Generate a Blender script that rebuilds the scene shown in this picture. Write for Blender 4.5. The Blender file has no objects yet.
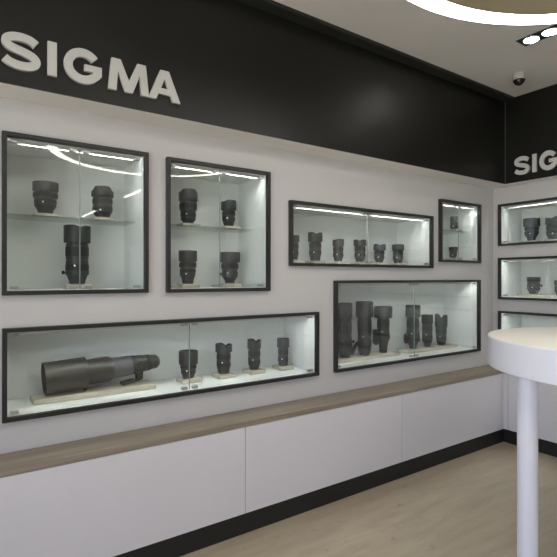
import bpy, bmesh, math, random
from mathutils import Vector, Matrix
random.seed(7)
S = bpy.context.scene
COL = S.collection
PI = math.pi

# ------------------------------------------------------------------ materials
def mat(name, col, rough=0.5, metal=0.0, var=0.0, scale=8.0, bump=0.0, bscale=200.0, spec=0.5, emit=None, estr=0.0):
    m = bpy.data.materials.new(name); m.use_nodes = True
    nt = m.node_tree; b = nt.nodes['Principled BSDF']
    b.inputs['Base Color'].default_value = (*col, 1)
    b.inputs['Roughness'].default_value = rough
    b.inputs['Metallic'].default_value = metal
    b.inputs['Specular IOR Level'].default_value = spec
    if emit:
        b.inputs['Emission Color'].default_value = (*emit, 1)
        b.inputs['Emission Strength'].default_value = estr
    if var or bump:
        tc = nt.nodes.new('ShaderNodeTexCoord')
    if var:
        n = nt.nodes.new('ShaderNodeTexNoise'); n.inputs['Scale'].default_value = scale; n.inputs['Detail'].default_value = 5
        r = nt.nodes.new('ShaderNodeValToRGB')
        r.color_ramp.elements[0].position = 0.3; r.color_ramp.elements[1].position = 0.7
        r.color_ramp.elements[0].color = (*[c*(1-var) for c in col], 1)
        r.color_ramp.elements[1].color = (*[min(1, c*(1+var)) for c in col], 1)
        nt.links.new(tc.outputs['Object'], n.inputs['Vector'])
        nt.links.new(n.outputs['Fac'], r.inputs['Fac'])
        nt.links.new(r.outputs['Color'], b.inputs['Base Color'])
    if bump:
        n2 = nt.nodes.new('ShaderNodeTexNoise'); n2.inputs['Scale'].default_value = bscale; n2.inputs['Detail'].default_value = 3
        bp = nt.nodes.new('ShaderNodeBump'); bp.inputs['Strength'].default_value = bump; bp.inputs['Distance'].default_value = 0.002
        nt.links.new(tc.outputs['Object'], n2.inputs['Vector'])
        nt.links.new(n2.outputs['Fac'], bp.inputs['Height'])
        nt.links.new(bp.outputs['Normal'], b.inputs['Normal'])
    return m

def wood_mat(name, dark, light, sc=(1.5, 30, 30), rough=0.5):
    m = mat(name, light, rough); nt = m.node_tree; b = nt.nodes['Principled BSDF']
    tc = nt.nodes.new('ShaderNodeTexCoord'); mp = nt.nodes.new('ShaderNodeMapping'); mp.inputs['Scale'].default_value = sc
    n = nt.nodes.new('ShaderNodeTexNoise'); n.inputs['Scale'].default_value = 1.6; n.inputs['Detail'].default_value = 7; n.inputs['Distortion'].default_value = 0.6
    r = nt.nodes.new('ShaderNodeValToRGB')
    r.color_ramp.elements[0].position = 0.3; r.color_ramp.elements[1].position = 0.72
    r.color_ramp.elements[0].color = (*dark, 1); r.color_ramp.elements[1].color = (*light, 1)
    nt.links.new(tc.outputs['Object'], mp.inputs['Vector']); nt.links.new(mp.outputs['Vector'], n.inputs['Vector'])
    nt.links.new(n.outputs['Fac'], r.inputs['Fac']); nt.links.new(r.outputs['Color'], b.inputs['Base Color'])
    bp = nt.nodes.new('ShaderNodeBump'); bp.inputs['Strength'].default_value = 0.15; bp.inputs['Distance'].default_value = 0.002
    nt.links.new(n.outputs['Fac'], bp.inputs['Height']); nt.links.new(bp.outputs['Normal'], b.inputs['Normal'])
    return m

def floor_mat():
    m = mat('floor_beige', (0.4, 0.33, 0.24), 0.42); nt = m.node_tree; b = nt.nodes['Principled BSDF']
    tc = nt.nodes.new('ShaderNodeTexCoord')
    mp = nt.nodes.new('ShaderNodeMapping'); mp.inputs['Scale'].default_value = (1.2, 7.0, 1.0)
    n = nt.nodes.new('ShaderNodeTexNoise'); n.inputs['Scale'].default_value = 2.2; n.inputs['Detail'].default_value = 8; n.inputs['Roughness'].default_value = 0.62
    r = nt.nodes.new('ShaderNodeValToRGB')
    r.color_ramp.elements[0].position = 0.3; r.color_ramp.elements[1].position = 0.72
    r.color_ramp.elements[0].color = (0.345, 0.285, 0.205, 1); r.color_ramp.elements[1].color = (0.455, 0.385, 0.285, 1)
    n2 = nt.nodes.new('ShaderNodeTexNoise'); n2.inputs['Scale'].default_value = 14; n2.inputs['Detail'].default_value = 4
    r2 = nt.nodes.new('ShaderNodeValToRGB')
    r2.color_ramp.elements[0].position = 0.24; r2.color_ramp.elements[1].position = 0.36
    r2.color_ramp.elements[0].color = (0.72, 0.7, 0.68, 1); r2.color_ramp.elements[1].color = (1, 1, 1, 1)
    mx = nt.nodes.new('ShaderNodeMix'); mx.data_type = 'RGBA'; mx.blend_type = 'MULTIPLY'; mx.inputs['Factor'].default_value = 1
    nt.links.new(tc.outputs['Object'], mp.inputs['Vector']); nt.links.new(mp.outputs['Vector'], n.inputs['Vector'])
    nt.links.new(tc.outputs['Object'], n2.inputs['Vector'])
    nt.links.new(n.outputs['Fac'], r.inputs['Fac']); nt.links.new(n2.outputs['Fac'], r2.inputs['Fac'])
    nt.links.new(r.outputs['Color'], mx.inputs['A']); nt.links.new(r2.outputs['Color'], mx.inputs['B'])
    nt.links.new(mx.outputs['Result'], b.inputs['Base Color'])
    return m

def glass_mat(name, tint=(0.982, 0.992, 0.986), ior=1.48):
    m = bpy.data.materials.new(name); m.use_nodes = True; nt = m.node_tree
    for n in list(nt.nodes): nt.nodes.remove(n)
    o = nt.nodes.new('ShaderNodeOutputMaterial'); mx = nt.nodes.new('ShaderNodeMixShader')
    tr = nt.nodes.new('ShaderNodeBsdfTransparent'); tr.inputs['Color'].default_value = (*tint, 1)
    gl = nt.nodes.new('ShaderNodeBsdfGlossy'); gl.inputs['Roughness'].default_value = 0.0
    fr = nt.nodes.new('ShaderNodeFresnel'); ge = nt.nodes.new('ShaderNodeNewGeometry')
    mr = nt.nodes.new('ShaderNodeMapRange')
    mr.inputs['To Min'].default_value = ior; mr.inputs['To Max'].default_value = 1.0/ior
    nt.links.new(ge.outputs['Backfacing'], mr.inputs['Value']); nt.links.new(mr.outputs['Result'], fr.inputs['IOR'])
    nt.links.new(fr.outputs['Fac'], mx.inputs['Fac'])
    nt.links.new(tr.outputs['BSDF'], mx.inputs[1]); nt.links.new(gl.outputs['BSDF'], mx.inputs[2])
    nt.links.new(mx.outputs['Shader'], o.inputs['Surface'])
    return m

def emit_mat(name, col, s):
    m = bpy.data.materials.new(name); m.use_nodes = True; nt = m.node_tree
    for n in list(nt.nodes): nt.nodes.remove(n)
    o = nt.nodes.new('ShaderNodeOutputMaterial'); e = nt.nodes.new('ShaderNodeEmission')
    e.inputs['Color'].default_value = (*col, 1); e.inputs['Strength'].default_value = s
    nt.links.new(e.outputs['Emission'], o.inputs['Surface'])
    return m

RING_E, DOWN_E, STRIP_E, LIN_E, SKY_E = 11.0, 38.0, 104.0, 12.0, 1.5
M = dict(
    wall=mat('wall_paint', (0.55, 0.54, 0.535), 0.75, var=0.02, scale=2, bump=0.05, bscale=300),
    backwall=mat('dark_grey_paint', (0.10, 0.10, 0.098), 0.7, var=0.03, scale=2),
    ceil=mat('ceiling_paint', (0.87, 0.84, 0.82), 0.85, var=0.02, scale=1.5),
    recess=mat('olive_panel', (0.40, 0.345, 0.235), 0.8, var=0.05, scale=1.2),
    black=mat('black_panel', (0.0085, 0.0085, 0.0068), 0.40, var=0.1, scale=2, spec=0.38),
    trimblack=mat('black_trim', (0.018, 0.019, 0.015), 0.6, var=0.1, scale=4),
    kick=mat('black_plinth_board', (0.010, 0.010, 0.009), 0.55, var=0.1, scale=5),
    frame=mat('dark_powder_coated_frame', (0.016, 0.017, 0.015), 0.42, var=0.1, scale=20),
    lacquer=mat('white_cabinet_lining', (0.74, 0.765, 0.745), 0.55, var=0.015, scale=3),
    panel=mat('white_lacquered_front', (0.68, 0.665, 0.695), 0.38, var=0.012, scale=2),
    ledge=wood_mat('grey_oak_ledge', (0.20, 0.165, 0.125), (0.31, 0.265, 0.205), (1.2, 26, 26), 0.5),
    plinth=wood_mat('pale_wood_plinth', (0.40, 0.37, 0.295), (0.54, 0.505, 0.41), (3, 40, 40), 0.6),
    floor=floor_mat(),
    glass=glass_mat('clear_glass'),
    shelf=glass_mat('green_edged_glass', (0.94, 0.975, 0.96)),
    edge=mat('polished_glass_edge', (0.30, 0.36, 0.335), 0.25, var=0.03, scale=30),
    steel=mat('brushed_steel', (0.45, 0.45, 0.44), 0.35, 0.9, var=0.05, scale=60),
    alu=mat('white_aluminium_profile', (0.6, 0.6, 0.58), 0.45, 0.3, var=0.02),
    strip=emit_mat('cabinet_led', (0.945, 1.0, 0.975), STRIP_E),
    ring=emit_mat('ring_diffuser', (1.0, 0.95, 0.87), RING_E),
    down=emit_mat('downlight_lamp', (1.0, 0.95, 0.86), DOWN_E),
    linear=emit_mat('linear_diffuser', (1.0, 0.98, 0.95), LIN_E),
    letter=mat('off_white_letter', (0.54, 0.535, 0.515), 0.6, var=0.02, scale=10),
    lens=mat('lens_black_satin', (0.024, 0.0245, 0.024), 0.4, var=0.12, scale=30, bump=0.04, bscale=900),
    hood=mat('lens_hood_plastic', (0.021, 0.0225, 0.0215), 0.5, var=0.1, scale=25, bump=0.05, bscale=900),
    rubber=mat('ribbed_rubber', (0.008, 0.0083, 0.008), 0.62, var=0.1, scale=50),
    silver=mat('silver_badge', (0.75, 0.75, 0.73), 0.3, 0.8, var=0.05, scale=90),
    chrome=mat('mount_metal', (0.10, 0.10, 0.095), 0.35, 0.8, var=0.05, scale=60),
    front=mat('coated_front_glass', (0.012, 0.02, 0.022), 0.06, var=0.2, scale=20, spec=0.8),
    olive=mat('olive_metal_hood', (0.030, 0.027, 0.022), 0.42, var=0.08, scale=18, bump=0.05, bscale=700),
    greyenamel=mat('grey_enamel_barrel', (0.075, 0.072, 0.08), 0.42, var=0.06, scale=18),
    tabletop=mat('cream_laminate', (0.79, 0.77, 0.715), 0.45, var=0.015, scale=4),
    tablewhite=mat('white_lacquer_table', (0.80, 0.81, 0.90), 0.35, var=0.012, scale=4),  # white, with the cold blue cast of daylight put into the colour
    camwhite=mat('white_plastic', (0.62, 0.6, 0.57), 0.5, var=0.02, scale=20),
    camdark=mat('smoked_dome', (0.012, 0.009, 0.008), 0.12, var=0.2, scale=20, spec=0.7),
    winframe=mat('window_frame_grey', (0.2, 0.2, 0.2), 0.5, var=0.05),
    joint=mat('aluminium_corner_joint', (0.13, 0.13, 0.12), 0.5, 0.4, var=0.05),
)

# ------------------------------------------------------------------ helpers
def tag(o, label=None, cat=None, group=None, kind=None):
    if label: o['label'] = label
    if cat: o['category'] = cat
    if group: o['group'] = group
    if kind: o['kind'] = kind
    return o

def empty(name, loc, rz=0, ry=0):
    o = bpy.data.objects.new(name, None); COL.objects.link(o)
    o.location = loc; o.rotation_euler = (0, ry, rz); o.empty_display_size = 0.05
    return o

def build(name, bm, m, parent=None, smooth=False, bevel=0.0, angle=35):
    bmesh.ops.recalc_face_normals(bm, faces=bm.faces)
    me = bpy.data.meshes.new(name); bm.to_mesh(me); bm.free()
    me.materials.append(m)
    if smooth:
        for p in me.polygons: p.use_smooth = True
        me.set_sharp_from_angle(angle=math.radians(angle))
    o = bpy.data.objects.new(name, me); COL.objects.link(o)
    if parent: o.parent = parent
    if bevel:
        b = o.modifiers.new('bevel', 'BEVEL'); b.width = bevel; b.segments = 2; b.limit_method = 'ANGLE'
    return o

def box(bm, x0, x1, y0, y1, z0, z1):
    v = [bm.verts.new(p) for p in ((x0,y0,z0),(x1,y0,z0),(x1,y1,z0),(x0,y1,z0),(x0,y0,z1),(x1,y0,z1),(x1,y1,z1),(x0,y1,z1))]
    for f in ((0,3,2,1),(4,5,6,7),(0,1,5,4),(1,2,6,5),(2,3,7,6),(3,0,4,7)):
        bm.faces.new([v[i] for i in f])

def bx(*a):
    bm = bmesh.new(); box(bm, *a); return bm

def lathe(bm, prof, seg=40, topf=None, ribs=0.0, axis='z', off=(0,0,0), closed=True):
    """prof: (radius, height) points; topf(theta, i) adds to the height; ribs: alternating radius."""
    rows = []
    for i, (r, z) in enumerate(prof):
        row = []
        for k in range(seg):
            t = 2*PI*k/seg
            rr = r
            if ribs and 0 < i < len(prof)-1: rr = r*(1 - (ribs if k % 2 else 0))
            zz = z + (topf(t, i) if topf else 0)
            p = (rr*math.cos(t), rr*math.sin(t), zz)
            if axis == 'x': p = (p[2], p[0], p[1])
            row.append(bm.verts.new((p[0]+off[0], p[1]+off[1], p[2]+off[2])))
        rows.append(row)
    for a, b in zip(rows[:-1], rows[1:]):
        for k in range(seg):
            bm.faces.new((a[k], a[(k+1) % seg], b[(k+1) % seg], b[k]))
    if closed:
        bm.faces.new(rows[0]); bm.faces.new(rows[-1])
    return bm

# camera geometry: the long display wall runs along +X, the short one along -Y
CA, SA, F, PX, PY, CH = 0.8227, 0.5685, 475.0, 278.5, 277.2, 1.3
def ray(px):
    r = (px - PX)/F
    return CA*r + SA, -SA*r + CA
def along_a(px, Y):            # X on the plane Y, and the depth from the camera
    x, y = ray(px); t = Y/y; return x*t, t
def along_b(px, X):
    x, y = ray(px); t = X/x; return y*t, t

WY = 2.27          # long wall face
WX = 3.775         # short wall face
RX0, RY0, H = -1.8, -7.6, 2.72
BD, BB = 2.10, 3.66      # faces of the black bulkheads
BZ = 2.048
FY, FX = 2.075, 3.595    # faces of the base cabinets

# ------------------------------------------------------------------ cabinets (positions first: the wall is cut for them)
FWD, PRO, DEP = 0.018, 0.028, 0.31
CABS = dict(
    c1=(0.174, 0.789, 1.225, 1.902), c2=(0.883, 1.497, 1.223, 1.897), c3=(0.175, 1.854, 0.700, 1.088),
    c4=(1.639, 2.950, 1.367, 1.752), c5=(3.037, 3.560, 1.416, 1.891), c6=(1.988, 3.553, 0.700, 1.279))
RCABS = dict(r1=(2.215, 0.85, 1.560, 1.904), r2=(2.215, 0.85, 1.119, 1.461), r3=(2.215, 0.85, 0.68, 1.021))

def wall_with_holes(name, rects, u0, u1, z0, z1, fn, m):
    us = sorted({u0, u1, *[r[0] for r in rects], *[r[1] for r in rects]})
    zs = sorted({z0, z1, *[r[2] for r in rects], *[r[3] for r in rects]})
    bm = bmesh.new(); V = {}
    def vv(u, z):
        if (u, z) not in V: V[(u, z)] = bm.verts.new(fn(u, z))
        return V[(u, z)]
    for a, b in zip(us[:-1], us[1:]):
        for c, d in zip(zs[:-1], zs[1:]):
            cu, cz = (a+b)/2, (c+d)/2
            if any(r[0] < cu < r[1] and r[2] < cz < r[3] for r in rects): continue
            bm.faces.new((vv(a, c), vv(b, c), vv(b, d), vv(a, d)))
    res = bmesh.ops.extrude_face_region(bm, geom=bm.faces[:])
    nv = [e for e in res['geom'] if isinstance(e, bmesh.types.BMVert)]
    n = Vector(fn(0, 0)); d = Vector(fn.out)
    bmesh.ops.translate(bm, verts=nv, vec=d*0.36)
    o = build(name, bm, m); o['kind'] = 'structure'
    return o

def structure(name, bm, m, parent=None, **k):
    o = build(name, bm, m, parent, **k); o['kind'] = 'structure'; return o

e = 0.006
def fa(u, z): return (u, WY, z)
fa.out = (0, 1, 0)
wall_with_holes('wall_left', [(a+e, b-e, c+e, d-e) for a, b, c, d in CABS.values()], RX0, WX+0.03, 0, H, fa, M['wall'])
def fb(u, z): return (WX, u, z)
fb.out = (1, 0, 0)
wall_with_holes('wall_right', [(b+e, a-e, c+e, d-e) for a, b, c, d in RCABS.values()], RY0, WY, 0, H, fb, M['wall'])
structure('wall_back', bx(RX0, WX, RY0-0.1, RY0, 0, H), M['backwall'])
def fw(u, z): return (RX0, u, z)
fw.out = (-1, 0, 0)
WIN = (-5.6, 1.2, 0.25, 2.45)
wall_with_holes('wall_window_side', [WIN], RY0, WY, 0, H, fw, M['wall'])
structure('floor', bx(RX0, WX, RY0, WY, -0.05, 0), M['floor'])

# window of the shop front, behind and to the left of the camera
w1 = empty('window_1', (RX0, 0, 0)); w1['kind'] = 'structure'
bm = bmesh.new()
box(bm, -0.05, 0.02, WIN[0], WIN[1], WIN[2], WIN[2]+0.05); box(bm, -0.05, 0.02, WIN[0], WIN[1], WIN[3]-0.05, WIN[3])
for k in range(5):
    y = WIN[0] + (WIN[1]-WIN[0]-0.05)*k/4
    box(bm, -0.05, 0.02, y, y+0.05, WIN[2]+0.05, WIN[3]-0.05)
structure('window_frame', bm, M['winframe'], w1)
structure('window_pane', bx(-0.018, -0.012, WIN[0], WIN[1], WIN[2], WIN[3]), M['glass'], w1)

structure('ceiling', bx(RX0, WX, RY0, WY, H, H+0.05), M['ceil'])
# ring light: a shallow round drum hung below the ceiling with a glowing rim
RC, RR, RI, RZ, N = (1.538, 0.366), 0.897, 0.815, 2.40, 96
t = tag(empty('ring_light', (RC[0], RC[1], H)), 'huge round glowing ring light with an olive centre, overhead at the top right', 'ceiling light')
dz = RZ-H
bm = bmesh.new()
lathe(bm, [(RI, dz), (RR-0.002, dz)], seg=N, closed=False)
build('diffuser', bm, M['ring'], t)
bm = bmesh.new()
lathe(bm, [(RR-0.002, dz), (RR, dz), (RR, -0.0005), (RR-0.02, -0.0005)], seg=N, closed=False)
build('drum_side', bm, M['camwhite'], t, smooth=True)
bm = bmesh.new()
lathe(bm, [(0.001, dz-0.001), (RI-0.001, dz-0.001), (RI, dz)], seg=N, closed=False)
build('centre_panel', bm, M['recess'], t)

# black bulkheads above the display walls, with white undersides
def bulk(name, x0, x1, y0, y1):
    structure(name, bx(x0, x1, y0, y1, BZ, H-0.001), M['black'])
bulk('trim_2', RX0, BB, BD, WY-0.001)
bulk('trim_3', BB, WX-0.001, RY0, WY-0.001)
structure('trim_4', bx(RX0, BB+0.007, BD+0.008, WY-0.001, BZ-0.0015, BZ-0.0002), M['ceil'])
structure('trim_5', bx(BB+0.008, WX-0.001, RY0, WY-0.001, BZ-0.0015, BZ-0.0002), M['ceil'])
structure('trim_6', bx(RX0, BB-0.001, BD-0.08, BD-0.0005, H-0.02, H-0.0005), M['trimblack'])
structure('trim_7', bx(BB-0.004, BB-0.0005, BD-0.004, BD-0.0005, BZ+0.002, H-0.02), M['joint'])

# ------------------------------------------------------------------ the raised letters
LH = 0.136
def arc(cx, cz, rx, rz, a0, a1, n=14):
    return [(cx+rx*math.cos(math.radians(a0+(a1-a0)*i/n)), cz+rz*math.sin(math.radians(a0+(a1-a0)*i/n))) for i in range(n+1)]
def stroke(bm, pts, w, y0, y1):
    P = [Vector(p) for p in pts]; L, R = [], []
    for i, p in enumerate(P):
        d = (P[min(i+1, len(P)-1)] - P[max(i-1, 0)]).normalized(); n = Vector((-d.y, d.x))
        ww = w[i] if isinstance(w, list) else w
        L.append(p+n*ww/2); R.append(p-n*ww/2)
    va = [[bm.verts.new((q.x, y, q.y)) for q in side] for side in (L, R) for y in (y0, y1)]
    l0, l1, r0, r1 = va
    for i in range(len(P)-1):
        bm.faces.new((l0[i], l0[i+1], r0[i+1], r0[i])); bm.faces.new((l1[i], r1[i], r1[i+1], l1[i+1]))
        bm.faces.new((l0[i], l1[i], l1[i+1], l0[i+1])); bm.faces.new((r0[i], r0[i+1], r1[i+1], r1[i]))
    bm.faces.new((l0[0], r0[0], r1[0], l1[0])); bm.faces.new((l0[-1], l1[-1], r1[-1], r0[-1]))
def poly(bm, pts, y0, y1):
    a = [bm.verts.new((x, y0, z)) for x, z in pts]; b = [bm.verts.new((x, y1, z)) for x, z in pts]
    bm.faces.new(a); bm.faces.new(b[::-1])
    for i in range(len(a)):
        j = (i+1) % len(a); bm.faces.new((a[i], b[i], b[j], a[j]))
def letters(parent, T=0.016, sx=1.0):
    y0, y1 = -T, -0.0005; h = 0.132; sz = LH/h
    def ob(bm):
        for v in bm.verts: v.co.x *= sx
        if bm.verts and sz != 1.0:
            for v in bm.verts: v.co.z *= sz
        build('letter', bm, M['letter'], parent)
    # S : upper bowl, diagonal spine, lower bowl
    bm = bmesh.new(); m = h/2
    cp = [(.121,.1025),(.104,.1135),(.082,.1185),(.060,.119),(.037,.1145),(.020,.1045),(.0175,.091),(.028,.079),(.052,.0715),(.080,.065),(.107,.055),(.1205,.0415),(.1185,.027),(.103,.0165),(.076,.012),(.049,.014),(.028,.0205),(.012,.031)]
    pts = []
    for i in range(len(cp)-1):
        p0, p1, p2, p3 = [Vector(cp[max(0, min(len(cp)-1, q))]) for q in (i-1, i, i+1, i+2)]
        for q in range(3):
            u = q/3
            pts.append(tuple(0.5*((2*p1)+(p2-p0)*u+(2*p0-5*p1+4*p2-p3)*u*u+(3*p1-p0-3*p2+p3)*u**3)))
    pts.append(cp[-1])
    stroke(bm, pts, 0.031, y0, y1); ob(bm)
    # I
    bm = bmesh.new(); poly(bm, [(0.162, 0), (0.196, 0), (0.196, h), (0.162, h)], y0, y1); ob(bm)
    # G
    bm = bmesh.new(); cx = 0.297
    pts = arc(cx, m, 0.058, m-0.012, 38, 318, 30)
    stroke(bm, pts, 0.0335, y0, y1)
    poly(bm, [(0.302, 0.050), (0.3715, 0.050), (0.3715, 0.076), (0.302, 0.076)], y0+0.0002, y1)
    poly(bm, [(0.333, 0.034), (0.3515, 0.0185), (0.3625, 0.0275), (0.3715, 0.0385), (0.3715, 0.060), (0.338, 0.060)], y0+0.0004, y1)
    ob(bm)
    # M
    bm = bmesh.new(); a = 0.398; b = 0.576; c = (a+b)/2
    poly(bm, [(a, 0), (a+0.035, 0), (a+0.041, 0.082), (c-0.016, 0), (c+0.016, 0), (b-0.041, 0.082), (b-0.035, 0), (b, 0),
              (b-0.014, h), (b-0.052, h), (c, 0.048), (a+0.052, h), (a+0.014, h)], y0, y1); ob(bm)
    # A
    bm = bmesh.new(); a = 0.574; b = 0.726; c = (a+b)/2
    poly(bm, [(a, 0), (a+0.036, 0), (a+0.046, 0.026), (b-0.046, 0.026), (b-0.036, 0), (b, 0), (c+0.020, h), (c+0.0, h), (c, 0.096), (c+0.0175, 0.052), (c-0.0175, 0.052), (c, 0.096), (c-0.0001, h), (c-0.020, h)], y0, y1)
    ob(bm)
t = tag(empty('wall_sign', (0.158, BD, 2.109)), 'raised off-white SIGMA lettering on the long black band, upper left', 'sign')
letters(t)
t = tag(empty('wall_sign', (BB, 2.018, 2.099), -PI/2), 'raised off-white lettering cut by the right edge, on the short black band', 'sign')
letters(t, sx=0.87)

# ------------------------------------------------------------------ display cabinets
def cabinet(loc, rz, w, h, label, group, shelf=None, name='display_cabinet', sf=0.125):
    t = tag(empty(name, loc, rz), label, 'display cabinet', group)
    f = FWD
    bm = bmesh.new()          # black frame, mitred ring
    def ringv(i, y): return [bm.verts.new(p) for p in ((i, y, i), (w-i, y, i), (w-i, y, h-i), (i, y, h-i))]
    A, B, C_, D = ringv(0, -PRO), ringv(f, -PRO), ringv(f, -0.0005), ringv(0, -0.0005)
    for p, q in ((A, B), (B, C_), (C_, D), (D, A)):
        for i in range(4):
            j = (i+1) % 4; bm.faces.new((p[i], p[j], q[j], q[i]))
    build('frame', bm, M['frame'], t, bevel=0.0012)
    bm = bmesh.new()          # white lining, open to the front
    o = f-0.007
    box(bm, o, f, 0.0005, DEP, o, h-o); box(bm, w-f, w-o, 0.0005, DEP, o, h-o)
    box(bm, f, w-f, 0.0005, DEP, o, f); box(bm, f, w-f, 0.0005, DEP, h-f, h-o)
    box(bm, o, w-o, DEP, DEP+0.008, o, h-o)
    build('lining', bm, M['lacquer'], t)
    # led strip along the top, just behind the doors
    bm = bmesh.new()
    for y0_, y1_, z0_ in ((0.031, 0.0345, 0.0135), (0.0375, 0.041, 0.0135), (0.0345, 0.0375, 0.006)):
        box(bm, f+0.03, w-f-0.03, y0_, y1_, h-f-z0_, h-f-0.0005)
    st = build('light_strip', bm, M['alu'], t)
    build('led_diffuser', bx(f+0.032, w-f-0.032, 0.0347, 0.0373, h-f-0.0125, h-f-0.0062), M['strip'], st)
    # two glass doors with steel clamps
    mid = w/2
    for s in (0, 1):
        x0, x1 = (f+0.003, mid-0.0015) if s == 0 else (mid+0.0015, w-f-0.003)
        d = build('glass_door', bx(x0, x1, 0.004, 0.009, f+0.006, h-f-0.006), M['glass'], t)
        q = x1 if s == 0 else x0
        build('polished_edge', bx(q-0.0005, q+0.0005, 0.0038, 0.0092, f+0.0062, h-f-0.0062), M['edge'], d)
        for zz in (f+0.007, h-f-0.019):
            for xx in (x0+0.012, x1-0.012-0.030):
                bm = bmesh.new(); box(bm, xx, xx+0.030, 0.0095, 0.016, zz, zz+0.012); box(bm, xx, xx+0.030, -0.003, 0.0035, zz, zz+0.012)
                build('clamp', bm, M['steel'], d, bevel=0.0008)
    if shelf is not None:
        build('shelf', bx(f+0.0015, w-f-0.0015, sf, DEP-0.004, shelf-0.008, shelf), M['shelf'], t)
    return t

GA = 'cabinets in the long wall'; GB = 'cabinets in the short wall'
SHZ = 1.582; SPT = 0.013
def ca(k, label, shelf=None):
    a, b, c, d = CABS[k]
    return cabinet((a, WY, c), 0, b-a, d-c, label, GA, None if shelf is None else shelf-c, sf=0.06 if k == 'c5' else 0.125)
ca('c1', 'tall black-framed glass cabinet directly under the SIGMA lettering, three lenses inside', SHZ)
ca('c2', 'square black-framed glass cabinet holding four lenses, two on its glass shelf', SHZ)
ca('c3', 'long low black-framed glass cabinet holding the giant telephoto lens', None)
ca('c4', 'long shallow black-framed glass cabinet with six lenses, high on the wall', None)
ca('c5', 'small upright black-framed glass cabinet nearest the room corner, with two lenses', 1.676)
ca('c6', 'deep wide black-framed glass cabinet of tall telephoto lenses, above the ledge by the corner', None)
def cb(k, label):
    a, b, c, d = RCABS[k]
    return cabinet((WX, a, c), -PI/2, a-b, d-c, label, GB)
cb('r1', 'topmost black-framed glass cabinet on the short right wall')
cb('r2', 'middle black-framed glass cabinet on the short right wall')
cb('r3', 'lowest black-framed glass cabinet on the short right wall, behind the round table')

# ------------------------------------------------------------------ plinths and lenses
PT = 0.022
LY = 2.46; LX = WX + 0.19
def plinth(x, y, z, wx, wy, label, group, h=PT):
    o = build('display_plinth', bx(-wx/2, wx/2, -wy/2, wy/2, 0, h), M['plinth'], bevel=0.0025)
    o.location = (x, y, z); tag(o, label, 'plinth', group); return o

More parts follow.
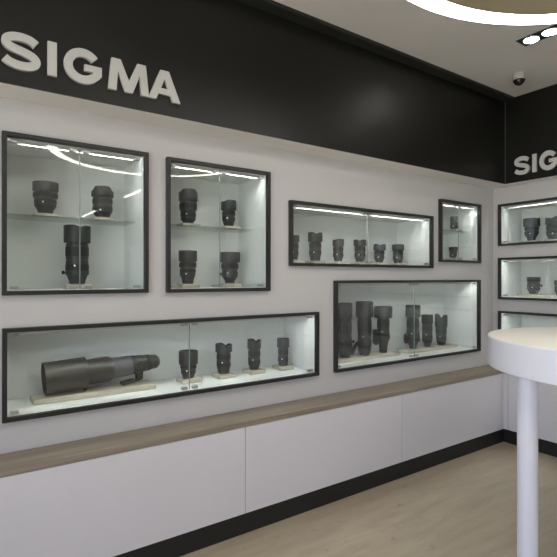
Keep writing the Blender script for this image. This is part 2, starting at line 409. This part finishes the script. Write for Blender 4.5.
def lens(x, y, z, k, Hp, hood_h, hood_w, body_w, base_w, label, group, style='flat', phase=0.0, notch=3.0,
         taper=0.22, knob=None, collar=None, badge=0.42, mid=None, flare=1.0):
    """sizes in photograph pixels times k (metres per pixel at that depth)"""
    face = math.atan2(-y, -x)                     # towards the photographer
    t = tag(empty('camera_lens', (x, y, z), face), label, 'camera lens', group)
    Hm, hh, hr, br, ar = Hp*k, hood_h*k, hood_w*k/2, body_w*k/2, base_w*k/2
    zb = Hm-hh                                    # where the hood starts
    zt = taper*Hm
    mr = (mid*k/2) if mid else br
    # barrel
    prof = [(ar*0.92, 0.006), (ar, 0.007), (ar*1.03, zt*0.35), (br*0.93, zt*0.9), (mr*0.99, zt), (mr, zt+0.004)]
    zm = zt + (zb-zt)*0.45
    prof += [(mr, zm-0.003), (mr*0.96, zm-0.002), (mr*0.96, zm+0.001), (br, zm+0.002), (br, zb-0.006), (br*0.95, zb-0.004), (br*0.95, zb+0.002)]
    bm = bmesh.new(); lathe(bm, prof, 40); build('barrel', bm, M['lens'], t, smooth=True)
    bm = bmesh.new(); lathe(bm, [(ar*0.9, 0), (ar*0.96, 0.001), (ar*0.96, 0.0058), (ar*0.9, 0.0062)], 40); build('mount_ring', bm, M['chrome'], t, smooth=True)
    # ribbed rings
    def ribbed(name, z0, z1, r):
        bm = bmesh.new(); lathe(bm, [(r*0.97, z0), (r*1.035, z0+0.0015), (r*1.035, z1-0.0015), (r*0.97, z1)], 72, ribs=0.02)
        build(name, bm, M['rubber'], t)
    ribbed('focus_ring', zm+(zb-zm)*0.22, zm+(zb-zm)*0.78, br)
    ribbed('zoom_ring', zt+(zm-zt)*0.22, zt+(zm-zt)*0.72, mr)
    # hood
    if style == 'petal':
        def cut(th):
            v = math.cos(2*(th-phase)); return -notch*k*(0.5-0.5*math.tanh(3.5*(v+0.15)))
    elif style == 'vnotch':
        def cut(th):
            d = min(abs((th-q+PI) % (2*PI) - PI) for q in (phase, PI-phase))
            rise = 0.12*math.cos(th-phase-0.9)
            return -notch*k*(max(0.0, 1-d/0.5)**1.2 + (0.25 if math.sin(th) > math.sin(phase) else 0.0))
    else:
        cut = lambda th: 0.0
    ins = hr*0.92
    prof = [(br*0.96, zb+0.001), (hr*0.97, zb+0.0015), (hr, zb+0.004), (hr*flare, Hm-0.002), (hr*flare*0.985, Hm), (ins*flare, Hm), (ins*0.97, zb+0.012), (0.002, zb+0.011)]
    def tf(th, i): return cut(th) if i in (3, 4, 5) else 0.0
    bm = bmesh.new(); lathe(bm, prof, 64, topf=tf); build('lens_hood', bm, M['hood'], t, smooth=True)
    bm = bmesh.new(); lathe(bm, [(ins*0.9, zb+0.0125), (ins*0.6, zb+0.016), (ins*0.25, zb+0.018), (0.001, zb+0.0185)], 32); build('front_element', bm, M['front'], t, smooth=True)
    # badge on the side towards the viewer
    if badge:
        bm = bmesh.new(); a = math.radians(-12); zz = badge*zb
        rr = (mr if zz < zm else br)
        lathe(bm, [(0.0042, 0), (0.0042, 0.0022), (0.0036, 0.0028)], 16, axis='x')
        bmesh.ops.transform(bm, matrix=Matrix.Rotation(a, 4, 'Z') @ Matrix.Translation((rr*0.985, 0, zz)), verts=bm.verts)
        build('badge', bm, M['silver'], t, smooth=True)
        bm = bmesh.new(); box(bm, -0.002, 0.004, -0.006, 0.006, -0.014, 0.014)
        bmesh.ops.transform(bm, matrix=Matrix.Rotation(math.radians(-62), 4, 'Z') @ Matrix.Translation((rr*0.99, 0, zz)), verts=bm.verts)
        build('switch_panel', bm, M['hood'], t, bevel=0.001)
    if knob is not None:                          # collar screw: (angle degrees from the viewer, height fraction)
        ang, zf = knob
        bm = bmesh.new(); lathe(bm, [(mr*1.04, zf*Hm-0.011), (mr*1.05, zf*Hm-0.009), (mr*1.05, zf*Hm+0.009), (mr*1.04, zf*Hm+0.011)], 40)
        cl = build('tripod_collar', bm, M['lens'], t, smooth=True)
        bm = bmesh.new(); lathe(bm, [(0.004, mr*0.98), (0.004, mr+0.006), (0.009, mr+0.007), (0.009, mr+0.017), (0.007, mr+0.018)], 20, axis='x')
        bmesh.ops.transform(bm, matrix=Matrix.Translation((0, 0, zf*Hm)) @ Matrix.Rotation(math.radians(ang), 4, 'Z'), verts=bm.verts)
        build('collar_knob', bm, M['rubber'], cl, smooth=True)
    if collar is not None:                        # tripod foot: (angle, z0, z1 fractions, reach metres, kind)
        ang, f0, f1, reach, kind = collar
        z0, z1 = f0*Hm, f1*Hm
        zc = (z0+z1)/2 if kind == 'block' else z1-0.012
        bm = bmesh.new(); lathe(bm, [(mr*1.05, zc-0.014), (mr*1.09, zc-0.012), (mr*1.09, zc+0.012), (mr*1.05, zc+0.014)], 40)
        cl = build('tripod_collar', bm, M['lens'], t, smooth=True)
        bm = bmesh.new(); y = 0.013
        if kind == 'block':     # bracket running beside the barrel
            pts = [(mr*0.8, z0+0.02), (mr*0.8, z1), (mr+reach-0.008, z1), (mr+reach, z1-0.006), (mr+reach, z0+0.012), (mr+reach-0.012, z0), (mr*0.95, z0)]; y = 0.02
        else:                   # foot leaning down onto the plank
            pts = [(mr*0.9, zc-0.010), (mr*0.9, zc+0.014), (mr+0.012, zc+0.004), (mr+reach, z0+0.016), (mr+reach, z0), (mr+reach-0.030, z0), (mr+0.006, zc-0.02)]
        poly(bm, pts, -y, y)
        bmesh.ops.transform(bm, matrix=Matrix.Rotation(math.radians(ang), 4, 'Z'), verts=bm.verts)
        build('tripod_foot', bm, M['rubber'], cl, bevel=0.002)
    return t

def lens_a(px, zf, label, group, pl=None, plw=0.105, pld=0.10, dy=0.0, **kw):
    x, dep = along_a(px, LY+dy)
    ph = SPT if zf in (SHZ+.0003, 1.6763) else PT
    if pl: plinth(x, LY+dy, zf, plw, pld, pl, group.replace('lenses', 'plinths'), ph)
    return lens(x, LY+dy, zf+ph+0.0003, dep/F, label=label, group=group, **kw)
def lens_b(py_, zf, label, group, **kw):
    y, dep = along_b(py_, LX)
    return lens(LX, y, zf+PT+0.0003, dep/F, label=label, group=group, **kw)

# c1 : tall cabinet at the left
g = 'lenses in the tall left cabinet'; f1 = CABS['c1'][2]+FWD+0.0003
lens_a(45.5, SHZ+.0003, 'squat wide black lens, left on the shelf of the tall left cabinet', g, 'pale wood plinth under the squat wide lens on the left shelf',
       Hp=31.5, hood_h=9, hood_w=23.8, body_w=22, base_w=14, mid=20, taper=0.3, badge=0.5)
lens_a(102.5, SHZ+.0003, 'black lens with domed petal hood, right on the tall left cabinet shelf', g, 'pale wood plinth under the domed petal lens on the left shelf',
       Hp=30.7, hood_h=10, hood_w=21.2, body_w=18.6, base_w=14, style='petal', phase=0.0, notch=4.2, taper=0.2, badge=0.35)
lens_a(77.2, f1, 'tall black telephoto lens alone on the bottom of the tall left cabinet', g, 'pale wood plinth under the tall telephoto alone in the left cabinet', plw=0.12,
       Hp=58.5, hood_h=17.5, hood_w=25, body_w=21, base_w=15, style='vnotch', phase=0.2, notch=2.0, taper=0.17, knob=(-80, 0.2), badge=0.45)
# c2
g = 'lenses in the four-lens cabinet'; f2 = CABS['c2'][2]+FWD+0.0003
lens_a(188.2, SHZ+.0003, 'black lens with petal hood, left on the glass shelf of the four-lens cabinet', g, 'pale wood plinth, left on the shelf of the four-lens cabinet',
       Hp=34, hood_h=11.6, hood_w=18.8, body_w=16.7, base_w=10.8, mid=14.8, style='petal', phase=0.12, notch=2.6, taper=0.16, badge=0.42)
lens_a(228.7, SHZ+.0003, 'slim black lens, right on the glass shelf of the four-lens cabinet', g, 'pale wood plinth, right on the shelf of the four-lens cabinet',
       Hp=26, hood_h=9.8, hood_w=15.4, body_w=12.8, base_w=9.7, style='petal', phase=0.5, notch=1.4, taper=0.22, badge=0.5)
lens_a(187.8, f2, 'dark grey lens tapering downwards, lower left of the four-lens cabinet', g, 'pale wood plinth, lower left in the four-lens cabinet',
       Hp=33, hood_h=11, hood_w=18.2, body_w=16.6, base_w=11.3, mid=15.4, taper=0.32, badge=0.45)
lens_a(229.8, f2, 'ribbed black lens with a wide hood and side knob, lower right of the four-lens cabinet', g, 'pale wood plinth, lower right in the four-lens cabinet',
       Hp=31, hood_h=10.2, hood_w=20.6, body_w=16.8, base_w=9.6, mid=15.5, taper=0.24, knob=(-75, 0.3), badge=0.5)
# c3
g = 'lenses in the long low cabinet'; f3 = CABS['c3'][2]+FWD+0.0003
lens_a(188.4, f3, 'thick dark lens standing next to the giant telephoto in the long low cabinet', g, 'pale wood plinth, first to the right of the giant telephoto plank',
       Hp=27, hood_h=13.4, hood_w=18.8, body_w=15.6, base_w=11.3, mid=14.4, taper=0.2, badge=0.6)
lens_a(223.7, f3, 'dark lens with notched petal hood, second from the giant telephoto in the long low cabinet', g, 'pale wood plinth, second to the right of the giant telephoto plank',
       Hp=29.6, hood_h=8.6, hood_w=16.6, body_w=13.7, base_w=11.2, style='vnotch', phase=0.2, notch=2.4, taper=0.2, badge=0.55)
lens_a(254.2, f3, 'slim black lens with notched hood, third from the giant telephoto', g, 'pale wood plinth, third to the right of the giant telephoto plank',
       Hp=30, hood_h=9.5, hood_w=13.7, body_w=11.9, base_w=9.4, style='vnotch', phase=0.25, notch=2.6, taper=0.14, badge=0.5)
lens_a(283.1, f3, 'slim black lens with a straight hood, rightmost in the long low cabinet', g, 'pale wood plinth, rightmost in the long low cabinet',
       Hp=27.2, hood_h=9.2, hood_w=12.3, body_w=9.8, base_w=9.4, taper=0.12, badge=0.4)
# c4
g = 'lenses in the shallow six-lens cabinet'; f4 = CABS['c4'][2]+FWD+0.0003
nm = ['tall lens half hidden behind the left frame of the six-lens cabinet', 'tallest grey lens of the shallow six-lens cabinet', 'short black lens right of the tallest one in the six-lens cabinet',
      'black lens just left of the door gap in the six-lens cabinet', 'grey lens with notched hood just right of the door gap in the six-lens cabinet', 'short flared lens, rightmost in the shallow six-lens cabinet']
sp = [(294.2, 25, 7, 10.5, 8.6, 7, 'flat', 0), (315.2, 28.5, 9.5, 14.7, 11.9, 9.8, 'vnotch', 0.15), (338.2, 22.3, 7, 11.5, 10, 7.8, 'petal', 0.5), (360, 22.6, 6.8, 12.8, 10.6, 8, 'vnotch', -0.1),
      (379.4, 18.5, 6.6, 12.4, 9.7, 7.2, 'vnotch', 0.1), (398, 18.5, 6.2, 11.9, 9.9, 8, 'flat', 0)]
pn = ['behind the left frame', 'under the tallest grey lens', 'under the short black lens', 'left of the door gap', 'right of the door gap', 'at the right end']
for (px, hp, hh, hw, bw, aw, stl, ph), l, p in zip(sp, nm, pn):
    lens_a(px, f4, l, g, 'pale wood plinth %s of the shallow six-lens cabinet' % p if 'under' not in p else 'pale wood plinth %s in the shallow six-lens cabinet' % p, plw=0.10,
           Hp=hp, hood_h=hh, hood_w=hw, body_w=bw, base_w=aw, style=stl, phase=ph, notch=1.5, taper=0.2, badge=0.45)
# c5
g = 'lenses in the small corner cabinet'; f5 = CABS['c5'][2]+FWD+0.0003
lens_a(454.1, 1.6763, dy=-0.07, plw=0.085, label='dark lens on the glass shelf of the small corner cabinet', group=g, pl='pale wood plinth on the glass shelf of the small corner cabinet',
       Hp=13, hood_h=5, hood_w=8, body_w=7.4, base_w=6.4, taper=0.2, badge=0.4)
lens_a(453.3, f5, dy=-0.07, plw=0.085, label='small flared lens on the bottom of the small corner cabinet', group=g, pl='pale wood plinth on the bottom of the small corner cabinet',
       Hp=11, hood_h=4, hood_w=8.7, body_w=7.6, base_w=6.2, taper=0.3, badge=0.4)
# c6
g = 'lenses in the deep wide cabinet'; f6 = CABS['c6'][2]+FWD+0.0003
xa = along_a(338, LY)[0]; xb = along_a(393, LY)[0]
plinth((xa+xb)/2-0.02, LY, f6, xb-xa+0.06, 0.13, 'long pale wood plank under the three left telephotos of the deep wide cabinet', 'planks in the deep wide cabinet')
xa = along_a(403.5, LY)[0]; xb = along_a(451, LY)[0]
plinth((xa+xb)/2, LY, f6, xb-xa, 0.13, 'long pale wood plank under the three right telephotos of the deep wide cabinet', 'planks in the deep wide cabinet')
lens_a(344.6, f6, 'tall black telephoto against the left frame of the deep wide cabinet', g, Hp=54.5, hood_h=15.5, hood_w=15.6, body_w=13.6, base_w=10.5, mid=14.4, taper=0.1, knob=(80, 0.3), badge=0.45)
lens_a(364.5, f6, 'tall black telephoto with a foot reaching left onto the plank, in the deep wide cabinet', g, Hp=53.5, hood_h=15.5, hood_w=17.2, body_w=13.6, base_w=10.5, mid=13, taper=0.1,
       collar=(-82, 0.005, 0.26, 0.062, 'lean'), badge=0.5)
lens_a(383.3, f6, 'grey telephoto with a bulky side bracket, third from the left in the deep wide cabinet', g, Hp=46, hood_h=11.3, hood_w=17.8, body_w=11.8, base_w=7.6, mid=12.2, taper=0.3,
       collar=(-85, 0.17, 0.5, 0.030, 'block'), badge=0.62)
lens_a(413, f6, 'tall grey telephoto beside the door gap of the deep wide cabinet', g, Hp=43.7, hood_h=12.2, hood_w=14.4, body_w=11.8, base_w=7, mid=12.6, taper=0.18,
       collar=(-85, 0.12, 0.33, 0.020, 'block'), badge=0.5)
lens_a(427.3, f6, 'straight grey telephoto, second from the right in the deep wide cabinet', g, Hp=32, hood_h=9, hood_w=11.2, body_w=9.8, base_w=6.6, mid=9.9, taper=0.2, badge=0.55)
lens_a(441.2, f6, 'grey telephoto with a V-notched hood, rightmost in the deep wide cabinet', g, Hp=30.8, hood_h=13, hood_w=12, body_w=10.2, base_w=7.8, mid=9.8, style='vnotch', phase=0.0, notch=3.4, taper=0.16, badge=0.5)
# right wall
g = 'lenses in the topmost right wall cabinet'; zr = RCABS['r1'][2]+FWD+0.0003
yq = along_b(531.5, LX)[0]; y2 = along_b(554.3, LX)[0]
plinth(LX, yq, zr, 0.10, 0.11, 'pale wood plinth under the wide-hooded lens, topmost right wall cabinet', 'plinths in the topmost right wall cabinet')
plinth(LX, y2, zr, 0.10, 0.11, 'pale wood plinth at the right edge, topmost right wall cabinet', 'plinths in the topmost right wall cabinet')
lens_b(531.5, zr, 'wide-hooded dark lens narrowing to its base, in the topmost right wall cabinet', g, Hp=22.3, hood_h=8.3, hood_w=15, body_w=12.6, base_w=7.5, taper=0.3, badge=0.5)
lens_b(554.3, zr, 'petal-hooded dark lens cut by the right edge, in the topmost right wall cabinet', g, Hp=22.6, hood_h=8, hood_w=16, body_w=13.8, base_w=11, style='petal', phase=0.78, notch=1.6, taper=0.2, badge=0.4)
g = 'lenses in the middle right wall cabinet'; zr = RCABS['r2'][2]+FWD+0.0003
plinth(LX, yq-0.22, zr, 0.13, 0.62, 'long pale wood plank in the middle right wall cabinet', 'plank in the middle right wall cabinet')
lens_b(533.6, zr, 'short ribbed dark lens with a side knob, in the middle right wall cabinet', g, Hp=17.2, hood_h=5, hood_w=12.3, body_w=11.4, base_w=8.2, taper=0.25, knob=(78, 0.5), badge=0.55)
lens_b(560.2, zr, 'dark lens barely showing at the right edge, in the middle right wall cabinet', g, Hp=14.5, hood_h=5, hood_w=10.6, body_w=9.6, base_w=7.5, taper=0.25, badge=0.5)

# the giant telephoto lying on its plank
xa = along_a(31.5, LY)[0]; xb = along_a(152, LY)[0]
plinth((xa+xb)/2, LY, f3, xb-xa, 0.125, 'long pale wood plank under the giant telephoto lens', 'planks in the long low cabinet', 0.026)
x0 = along_a(43.8, LY)[0]; x1 = along_a(158, LY)[0]; Lt = x1-x0
tilt = math.atan2(0.030, Lt)
zt = f3 + 0.026
R0 = 0.0775
t = tag(empty('camera_lens', (x0, LY, zt + R0*math.cos(tilt) + 0.0006), 0, -tilt), 'giant grey telephoto lens lying on a plank in the long low cabinet', 'camera lens', 'lenses in the long low cabinet')
L = Lt/math.cos(tilt)
bm = bmesh.new(); hl = 0.335*L
lathe(bm, [(0.002, 0.05), (R0*0.93, 0.049), (R0*0.95, 0.0), (R0, 0.0), (R0, 0.004), (R0*0.985, 0.008), (R0*0.985, hl*0.5), (R0, hl*0.97), (R0*0.985, hl), (0.062, hl+0.001)], 56, axis='x')
build('lens_hood', bm, M['olive'], t, smooth=True)
bm = bmesh.new(); lathe(bm, [(R0*0.88, 0.0495), (R0*0.5, 0.045), (0.002, 0.043)], 40, axis='x'); build('front_element', bm, M['front'], t, smooth=True)
bm = bmesh.new(); lathe(bm, [(0.006, -0.004), (0.006, 0.0), (0.009, 0.001), (0.009, 0.012)], 16)
bmesh.ops.transform(bm, matrix=Matrix.Translation((hl*0.93, -0.03, -R0-0.0078+0.004)), verts=bm.verts); build('hood_screw', bm, M['rubber'], t, smooth=True)
bm = bmesh.new(); a, b = hl, 0.56*L
lathe(bm, [(0.058, a-0.004), (0.061, a+0.003), (0.0615, a+0.04), (0.0625, a+0.05), (0.0625, b-0.02), (0.060, b-0.012), (0.054, b+0.002)], 56, axis='x')
build('front_barrel', bm, M['olive'], t, smooth=True)
bm = bmesh.new(); c = 0.735*L
lathe(bm, [(0.050, b-0.002), (0.0515, b+0.006), (0.0505, c-0.004), (0.048, c)], 56, axis='x')
build('barrel', bm, M['greyenamel'], t, smooth=True)
bm = bmesh.new(); lathe(bm, [(0.044, c-0.004), (0.0485, c-0.002), (0.0485, c+0.018), (0.044, c+0.020)], 72, ribs=0.03, axis='x'); build('focus_ring', bm, M['rubber'], t)
bm = bmesh.new(); lathe(bm, [(0.044, c+0.0195), (0.0465, c+0.021), (0.0465, c+0.046), (0.044, c+0.048)], 48, axis='x')
col = build('tripod_collar', bm, M['lens'], t, smooth=True)
bm = bmesh.new(); xx = c+0.034; zf = -0.089
poly(bm, [(xx-0.010, -0.035), (xx+0.026, -0.035), (xx+0.022, -0.080), (xx-0.004, zf+0.002), (xx-0.085, zf-0.0065), (xx-0.090, zf+0.0), (xx-0.090, zf+0.011), (xx-0.030, zf+0.018), (xx-0.010, -0.078)], -0.017, 0.017)
ft = build('tripod_foot', bm, M['rubber'], col, bevel=0.003)
bm = bmesh.new(); lathe(bm, [(0.005, 0), (0.005, 0.006), (0.010, 0.007), (0.010, 0.016), (0.008, 0.0175)], 20)
bmesh.ops.transform(bm, matrix=Matrix.Translation((xx+0.006, 0, 0.015)) @ Matrix.Rotation(math.radians(90), 4, 'X') @ Matrix.Translation((0, 0, 0.041)), verts=bm.verts)
build('collar_knob', bm, M['lens'], col, smooth=True)
bm = bmesh.new(); d = c+0.048
lathe(bm, [(0.043, d-0.0005), (0.0445, d+0.004), (0.043, d+0.025), (0.040, d+0.030), (0.040, d+0.045), (0.036, L-0.012), (0.029, L-0.004), (0.027, L)], 48, axis='x')
build('rear_barrel', bm, M['lens'], t, smooth=True)
bm = bmesh.new(); lathe(bm, [(0.0385, d+0.032), (0.0425, d+0.034), (0.0415, d+0.05), (0.037, d+0.052)], 60, ribs=0.025, axis='x'); build('zoom_ring', bm, M['rubber'], t)

# ------------------------------------------------------------------ ledge and base cabinets
LZ = 0.569
bm = bmesh.new()
pts = [(RX0+0.001, FY-0.004), (FX-0.004, FY-0.004), (FX-0.004, -1.0), (WX-0.001, -1.0), (WX-0.001, WY-0.001), (RX0+0.001, WY-0.001)]
a = [bm.verts.new((x, y, LZ-0.026)) for x, y in pts]; b = [bm.verts.new((x, y, LZ)) for x, y in pts]
bm.faces.new(a); bm.faces.new(b)
for i in range(6): bm.faces.new((a[i], a[(i+1) % 6], b[(i+1) % 6], b[i]))
tag(build('wooden_ledge', bm, M['ledge'], bevel=0.002), 'long grey-brown wooden ledge running along the base cabinets', 'ledge')
KZ = 0.103
def base(loc, rz, w, doors, label):
    t = tag(empty('base_cabinet', loc, rz), label, 'base cabinet', 'white base cabinets under the ledge')
    build('body', bx(0.001, w-0.001, 0.0195, 0.16, KZ, LZ-0.0265), M['panel'], t)
    n = doors
    for k in range(n):
        build('door', bx(w*k/n+0.0015, w*(k+1)/n-0.0015, 0, 0.019, KZ, LZ-0.0285), M['panel'], t, bevel=0.001)
base((-1.13, FY, 0), 0, 2.36, 2, 'white base cabinet under the ledge, running off the left edge')
base((1.23, FY, 0), 0, 1.18, 1, 'white base cabinet under the ledge, middle one of the long wall')
base((2.41, FY, 0), 0, 1.148, 1, 'white base cabinet under the ledge, nearest the corner on the long wall')
base((FX, 2.0385, 0), -PI/2, 2.8, 3, 'white base cabinet of the short wall, behind the round table leg')
bm = bmesh.new(); box(bm, 3.559, FX+0.018, FY, FY+0.018, KZ, LZ-0.0285); box(bm, FX, FX+0.018, 2.04, FY-0.0002, KZ, LZ-0.0285)
structure('trim_8', bm, M['panel'])
structure('baseboard_left', bx(RX0, FX+0.01, FY+0.004, FY+0.03, 0, KZ-0.0005), M['kick'])
structure('baseboard_right', bx(FX+0.004, FX+0.03, -1.0, FY+0.004, 0, KZ-0.0005), M['kick'])

# ------------------------------------------------------------------ round table
TC = (0.8227*1.454+0.5685*2.012, -0.5685*1.454+0.8227*2.012); TZ = 1.035; TR = 0.521; TH = 0.131
t = tag(empty('round_table', (TC[0], TC[1], 0)), 'round white high table with a thick rim and cream top', 'table')
bm = bmesh.new(); lathe(bm, [(TR-0.03, TZ-TH), (TR-0.002, TZ-TH), (TR, TZ-TH+0.002), (TR, TZ-0.004), (TR-0.002, TZ-0.002)], 128); build('rim', bm, M['tablewhite'], t, smooth=True)
bm = bmesh.new(); lathe(bm, [(TR-0.003, TZ-0.0019), (TR-0.003, TZ-0.0005), (TR-0.004, TZ)], 128); build('table_top', bm, M['tabletop'], t, smooth=True)
# first leg sits below the near left of the rim, the others out of the frame
def cam2w(cx, d): return (CA*cx + SA*d, -SA*cx + CA*d)
for cx, d in ((1.055, 2.012), (1.654, 2.358), (1.654, 1.666)):
    wx, wy = cam2w(cx, d)
    bm = bmesh.new(); lathe(bm, [(0.040, 0.004), (0.040, TZ-TH-0.0005)], 48, off=(wx-TC[0], wy-TC[1], 0))
    lg = build('leg', bm, M['tablewhite'], t, smooth=True)
    bm = bmesh.new(); lathe(bm, [(0.043, 0), (0.043, 0.004)], 48, off=(wx-TC[0], wy-TC[1], 0)); build('foot_pad', bm, M['steel'], lg)

# ------------------------------------------------------------------ ceiling fittings
t = tag(empty('recessed_downlight', (2.848, 1.418, H)), 'recessed rectangular twin spotlight in the ceiling, upper right', 'ceiling light')
w2, l2, tw = 0.060, 0.120, 0.007
bm = bmesh.new()
for a_ in ((-w2-tw, -w2, -l2-tw, l2+tw), (w2, w2+tw, -l2-tw, l2+tw), (-w2, w2, -l2-tw, -l2), (-w2, w2, l2, l2+tw)):
    box(bm, *a_, -0.004, -0.0005)
build('trim_frame', bm, M['tablewhite'], t)
build('backing_plate', bx(-w2, w2, -l2, l2, -0.002, -0.0006), M['trimblack'], t)
for s in (1, -1):
    bm = bmesh.new(); lathe(bm, [(0.046, -0.0022), (0.046, -0.008), (0.042, -0.009), (0.040, -0.005)], 32, off=(0, s*0.0545, 0), closed=False)
    lp = build('lamp', bm, M['trimblack'], t, smooth=True)
    bm = bmesh.new(); lathe(bm, [(0.0405, -0.0055), (0.0400, -0.0075), (0.02, -0.009)], 32, off=(0, s*0.0545, 0)); build('lamp_lens', bm, M['down'], lp, smooth=True)

t = tag(empty('security_camera', (3.27, 1.775, H)), 'small dome security camera on the ceiling near the corner', 'camera')
bm = bmesh.new(); lathe(bm, [(0.040, -0.0005), (0.041, -0.006), (0.041, -0.030), (0.038, -0.040), (0.035, -0.043)], 40); build('housing', bm, M['camwhite'], t, smooth=True)
bm = bmesh.new(); lathe(bm, [(0.036, -0.0425)] + [(0.036*math.cos(q*PI/16), -0.0435-0.036*math.sin(q*PI/16)) for q in range(8)] , 40); build('dome', bm, M['camdark'], t, smooth=True)
bm = bmesh.new(); lathe(bm, [(0.0365, -0.043), (0.0395, -0.0435), (0.0395, -0.048), (0.0368, -0.0485)], 40, closed=False); build('dome_ring', bm, M['trimblack'], t, smooth=True)

# linear lamps deeper in the shop, mirrored in the cabinet glass
for y0, y1, lb in ((-3.80, -2.83, 'linear ceiling lamp mirrored as the upper streak in the tall left cabinet glass'), (-6.9, -5.75, 'linear ceiling lamp mirrored as the lower streak in the tall left cabinet glass')):
    t = tag(empty('linear_lamp', (2.5, (y0+y1)/2, H)), lb, 'ceiling light', 'linear lamps deeper in the shop')
    hl_ = (y1-y0)/2
    build('housing', bx(-0.035, 0.035, -hl_-0.01, hl_+0.01, -0.03, -0.0005), M['camwhite'], t)
    build('diffuser', bx(-0.028, 0.028, -hl_, hl_, -0.034, -0.0305), M['linear'], t)

# ------------------------------------------------------------------ daylight
W = bpy.data.worlds.new('World'); S.world = W; W.use_nodes = True
nt = W.node_tree; bg = nt.nodes['Background']
tc = nt.nodes.new('ShaderNodeTexCoord'); sx_ = nt.nodes.new('ShaderNodeSeparateXYZ'); rp = nt.nodes.new('ShaderNodeValToRGB')
mr = nt.nodes.new('ShaderNodeMapRange'); mr.inputs['From Min'].default_value = -1
nt.links.new(tc.outputs['Generated'], sx_.inputs['Vector']); nt.links.new(sx_.outputs['Z'], mr.inputs['Value']); nt.links.new(mr.outputs['Result'], rp.inputs['Fac']); nt.links.new(rp.outputs['Color'], bg.inputs['Color'])
el = rp.color_ramp.elements      # glow added below the horizon to lift the ceiling, pale blue sky above it
el[0].position = 0.0; el[0].color = (2.2, 2.12, 1.98, 1); el[1].position = 0.515; el[1].color = (0.84, 0.97, 1.32, 1)
q = el.new(0.485); q.color = (2.2, 2.12, 1.98, 1)
bg.inputs['Strength'].default_value = SKY_E
ld = bpy.data.lights.new('window_portal', 'AREA'); ld.shape = 'RECTANGLE'; ld.size = WIN[1]-WIN[0]; ld.size_y = WIN[3]-WIN[2]
ld.cycles.is_portal = True
lo = bpy.data.objects.new('window_portal', ld); COL.objects.link(lo)
lo.location = (RX0-0.04, (WIN[0]+WIN[1])/2, (WIN[2]+WIN[3])/2); lo.rotation_euler = (0, -PI/2, 0)

# ------------------------------------------------------------------ camera
cd = bpy.data.cameras.new('Camera'); cam = bpy.data.objects.new('Camera', cd); COL.objects.link(cam)
cd.sensor_fit = 'HORIZONTAL'; cd.sensor_width = 36.0; cd.lens = 36.0*F/557.0
cd.shift_y = -(278.5-PY)/557.0
cd.clip_start = 0.02
cam.location = (0, 0, CH)
cam.rotation_euler = (PI/2, 0, -math.atan2(SA, CA))
S.camera = cam

S.view_settings.view_transform = 'Standard'; S.view_settings.look = 'None'
S.view_settings.exposure = 0.88; S.view_settings.gamma = 1.0; S.view_settings.use_curve_mapping = False
S.cycles.use_denoising = True
S.cycles.max_bounces = 10; S.cycles.transparent_max_bounces = 16
S.cycles.caustics_reflective = False; S.cycles.caustics_refractive = False
